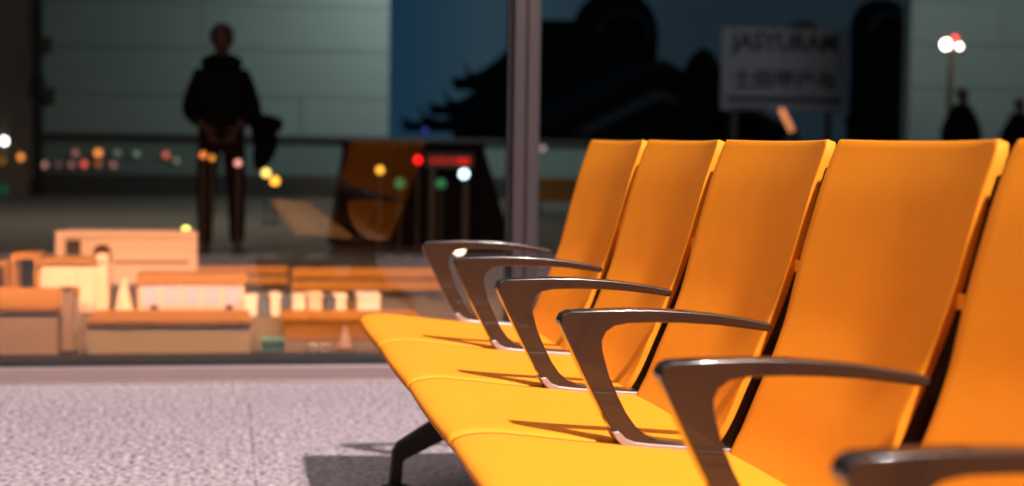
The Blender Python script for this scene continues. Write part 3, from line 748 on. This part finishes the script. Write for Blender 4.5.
# crates
CR = [(244, 257, 'white', 'white crate nearest the trailer end, first of the crate line'), (259, 269, 'bluegrey', 'blue grey crate between the first two white crates'),
      (271, 280, 'white', 'small white crate in the gap before the second dark crate'), (282, 291, 'bluegrey', 'second dark blue grey crate of the crate line'),
      (293, 306, 'white', 'wide white crate in the middle of the crate line'), (309, 322, 'pinkish', 'pale pinkish crate right of the wide white crate'),
      (325, 334, 'bluegrey', 'third dark blue grey crate, right of the pinkish crate'), (336, 346, 'white', 'white crate right of the third dark crate'), (358, 380, 'white', 'long white crate behind the end seat corner')]
for i, (x0, x1, m, lab) in enumerate(CR):
    o, w, h = thing_box('crate', x0, 297 - (i % 3), x1, 314, 8.45, .16, m, lab, 'crate', .006, 'line of small crates behind the orange block')
    bb = BM(); box(bb, -w/2 - .004, w/2 + .004, -.005, .165, h - .014, h + .002); build('lid', bb, m, o, bevel=.003)
o, w, h = thing_box('crate', 262, 341, 284, 352, 6.95, .12, 'teal', 'teal crate at the right end of the long beige block', 'crate', .006)
bb = BM(); box(bb, -w/2 - .004, w/2 + .004, -.005, .125, h - .012, h + .002); build('lid', bb, 'teal', o, bevel=.003)
for (x0, x1, lab) in ((309, 317, 'tiny white crate on the dark paving, left of a pair'), (321, 329, 'tiny white crate on the dark paving, right of a pair')):
    o, w, h = thing_box('crate', x0, 345, x1, 351, 7.0, .04, 'white', lab, 'crate', .004, 'tiny white crates')
    bb = BM(); box(bb, -w/2 - .002, w/2 + .002, -.003, .043, h - .006, h + .001); build('lid', bb, 'white', o)
# barrier boards
def barrier(px0, px1, ptop, pbot, Y, label, m='orange'):
    a, c = at(px0, ptop, Y), at(px1, pbot, Y); cx = (a.x+c.x)/2; w = c.x - a.x; h = a.z
    o = empty('road_barrier', (cx, Y, 0), label=label, cat='barrier', group='orange board barriers')
    zb = max(.02, c.z); mid = (h + zb)/2
    bb = BM(); box(bb, -w/2, w/2, -.02, .02, mid + .008, h); build('board', bb, m, o, bevel=.004)
    bb = BM(); box(bb, -w/2, w/2, -.02, .02, zb, mid - .008); build('board', bb, m, o, bevel=.004)
    n = max(2, int(w/.5))
    for i in range(n + 1):
        x = -w/2 + .04 + i*(w - .08)/n; bb = BM(); box(bb, x - .018, x + .018, .021, .05, 0, h - .01); ps = build('post', bb, 'charcoal', o)
    for s in (-1, 1):
        x = s*(w/2 - .04); bb = BM(); box(bb, x - .03, x + .03, -.12, .14, 0, .018); build('foot', bb, 'charcoal', o, bevel=.003)
barrier(197, 288, 266, 284, 10.0, 'orange board barrier right of the cargo box, under the person')
barrier(292, 440, 268, 290, 9.5, 'orange board barrier between the person and the first armrest')
barrier(536, 640, 178, 203, 21, 'orange board barrier right of the window post behind the end backrest')

# ------------------------------------------------------------------ light
def spot(name, loc, target, energy, col, ang, rad, blend=.3):
    l = bpy.data.lights.new(name, 'SPOT'); l.energy = energy; l.color = col; l.spot_size = ang; l.shadow_soft_size = rad; l.spot_blend = blend
    o = bpy.data.objects.new(name, l); COL.objects.link(o); o.location = loc
    o.rotation_euler = (Vector(target) - Vector(loc)).to_track_quat('-Z', 'Y').to_euler()
spot('hall_lamp', (4.15, -5.9, 13.0), (.3, 2.3, .3), 27000, (1., .9, .86), math.radians(35), .35, .25)
area('hall_fill_light', (-3.5, 2.2, 7.5), (.3, 2.8, .4), 4.5, 270, (1., .9, .82))  # unseen soft fill added above the hall
area('hall_fill_light', (.55, 2.6, 5.2), (.55, 2.6, 0), .5, 52, (1., .9, .86), 6.5).rotation_euler = (0, 0, 0)  # unseen strip added for highlights along the armrest edges
# warm sodium strip, unseen and added for the orange things, shining away from the glass
area('sodium_strip', (-.3, 6.3, 2.25), (-.3, 8.6, .1), 3.4, 115, (1., .42, .175), .3).data.spread = math.radians(85)
area('paving_fill_light', (-.5, 18, 6.5), (-.5, 18, 0), 4, 85, (1., .9, .76)).data.spread = math.radians(100)  # unseen, added to brighten the paving in place of the floor's reflection
# unseen lights added outside to brighten the grey walls
area('wall_fill_light', (3.6, 23.6, 4.6), (3.1, 26.5, 1.9), 1.0, 100, (.86, 1., .95))
area('wall_fill_light', (12.0, 21.5, 6.0), (11.5, 26.5, 2.0), 2.0, 95, (.90, 1., .98))

w = bpy.data.worlds.new('dusk'); S.world = w; w.use_nodes = True
nt = w.node_tree; bg = nt.nodes['Background']
tc = nt.nodes.new('ShaderNodeTexCoord'); sx = nt.nodes.new('ShaderNodeSeparateXYZ'); rp = nt.nodes.new('ShaderNodeValToRGB')
nt.links.new(tc.outputs['Generated'], sx.inputs[0]); nt.links.new(sx.outputs['X'], rp.inputs[0])
e = rp.color_ramp.elements                                    # dusk: bluest straight ahead, greyer to the right
st = ((.0, (.008, .024, .046)), (.105, (.010, .034, .064)), (.15, (.024, .050, .070)), (.26, (.012, .022, .030)), (.40, (.010, .018, .026)))
while len(e) < len(st): e.new(.5)
for el, (p_, c_) in zip(e, st): el.position = p_; el.color = c_ + (1,)
mr = nt.nodes.new('ShaderNodeMapRange'); mr.inputs[1].default_value = -.2; mr.inputs[2].default_value = .4; mr.inputs[3].default_value = .08; mr.inputs[4].default_value = 1
nt.links.new(sx.outputs['Y'], mr.inputs[0]); nt.links.new(rp.outputs[0], bg.inputs[0]); nt.links.new(mr.outputs[0], bg.inputs[1])
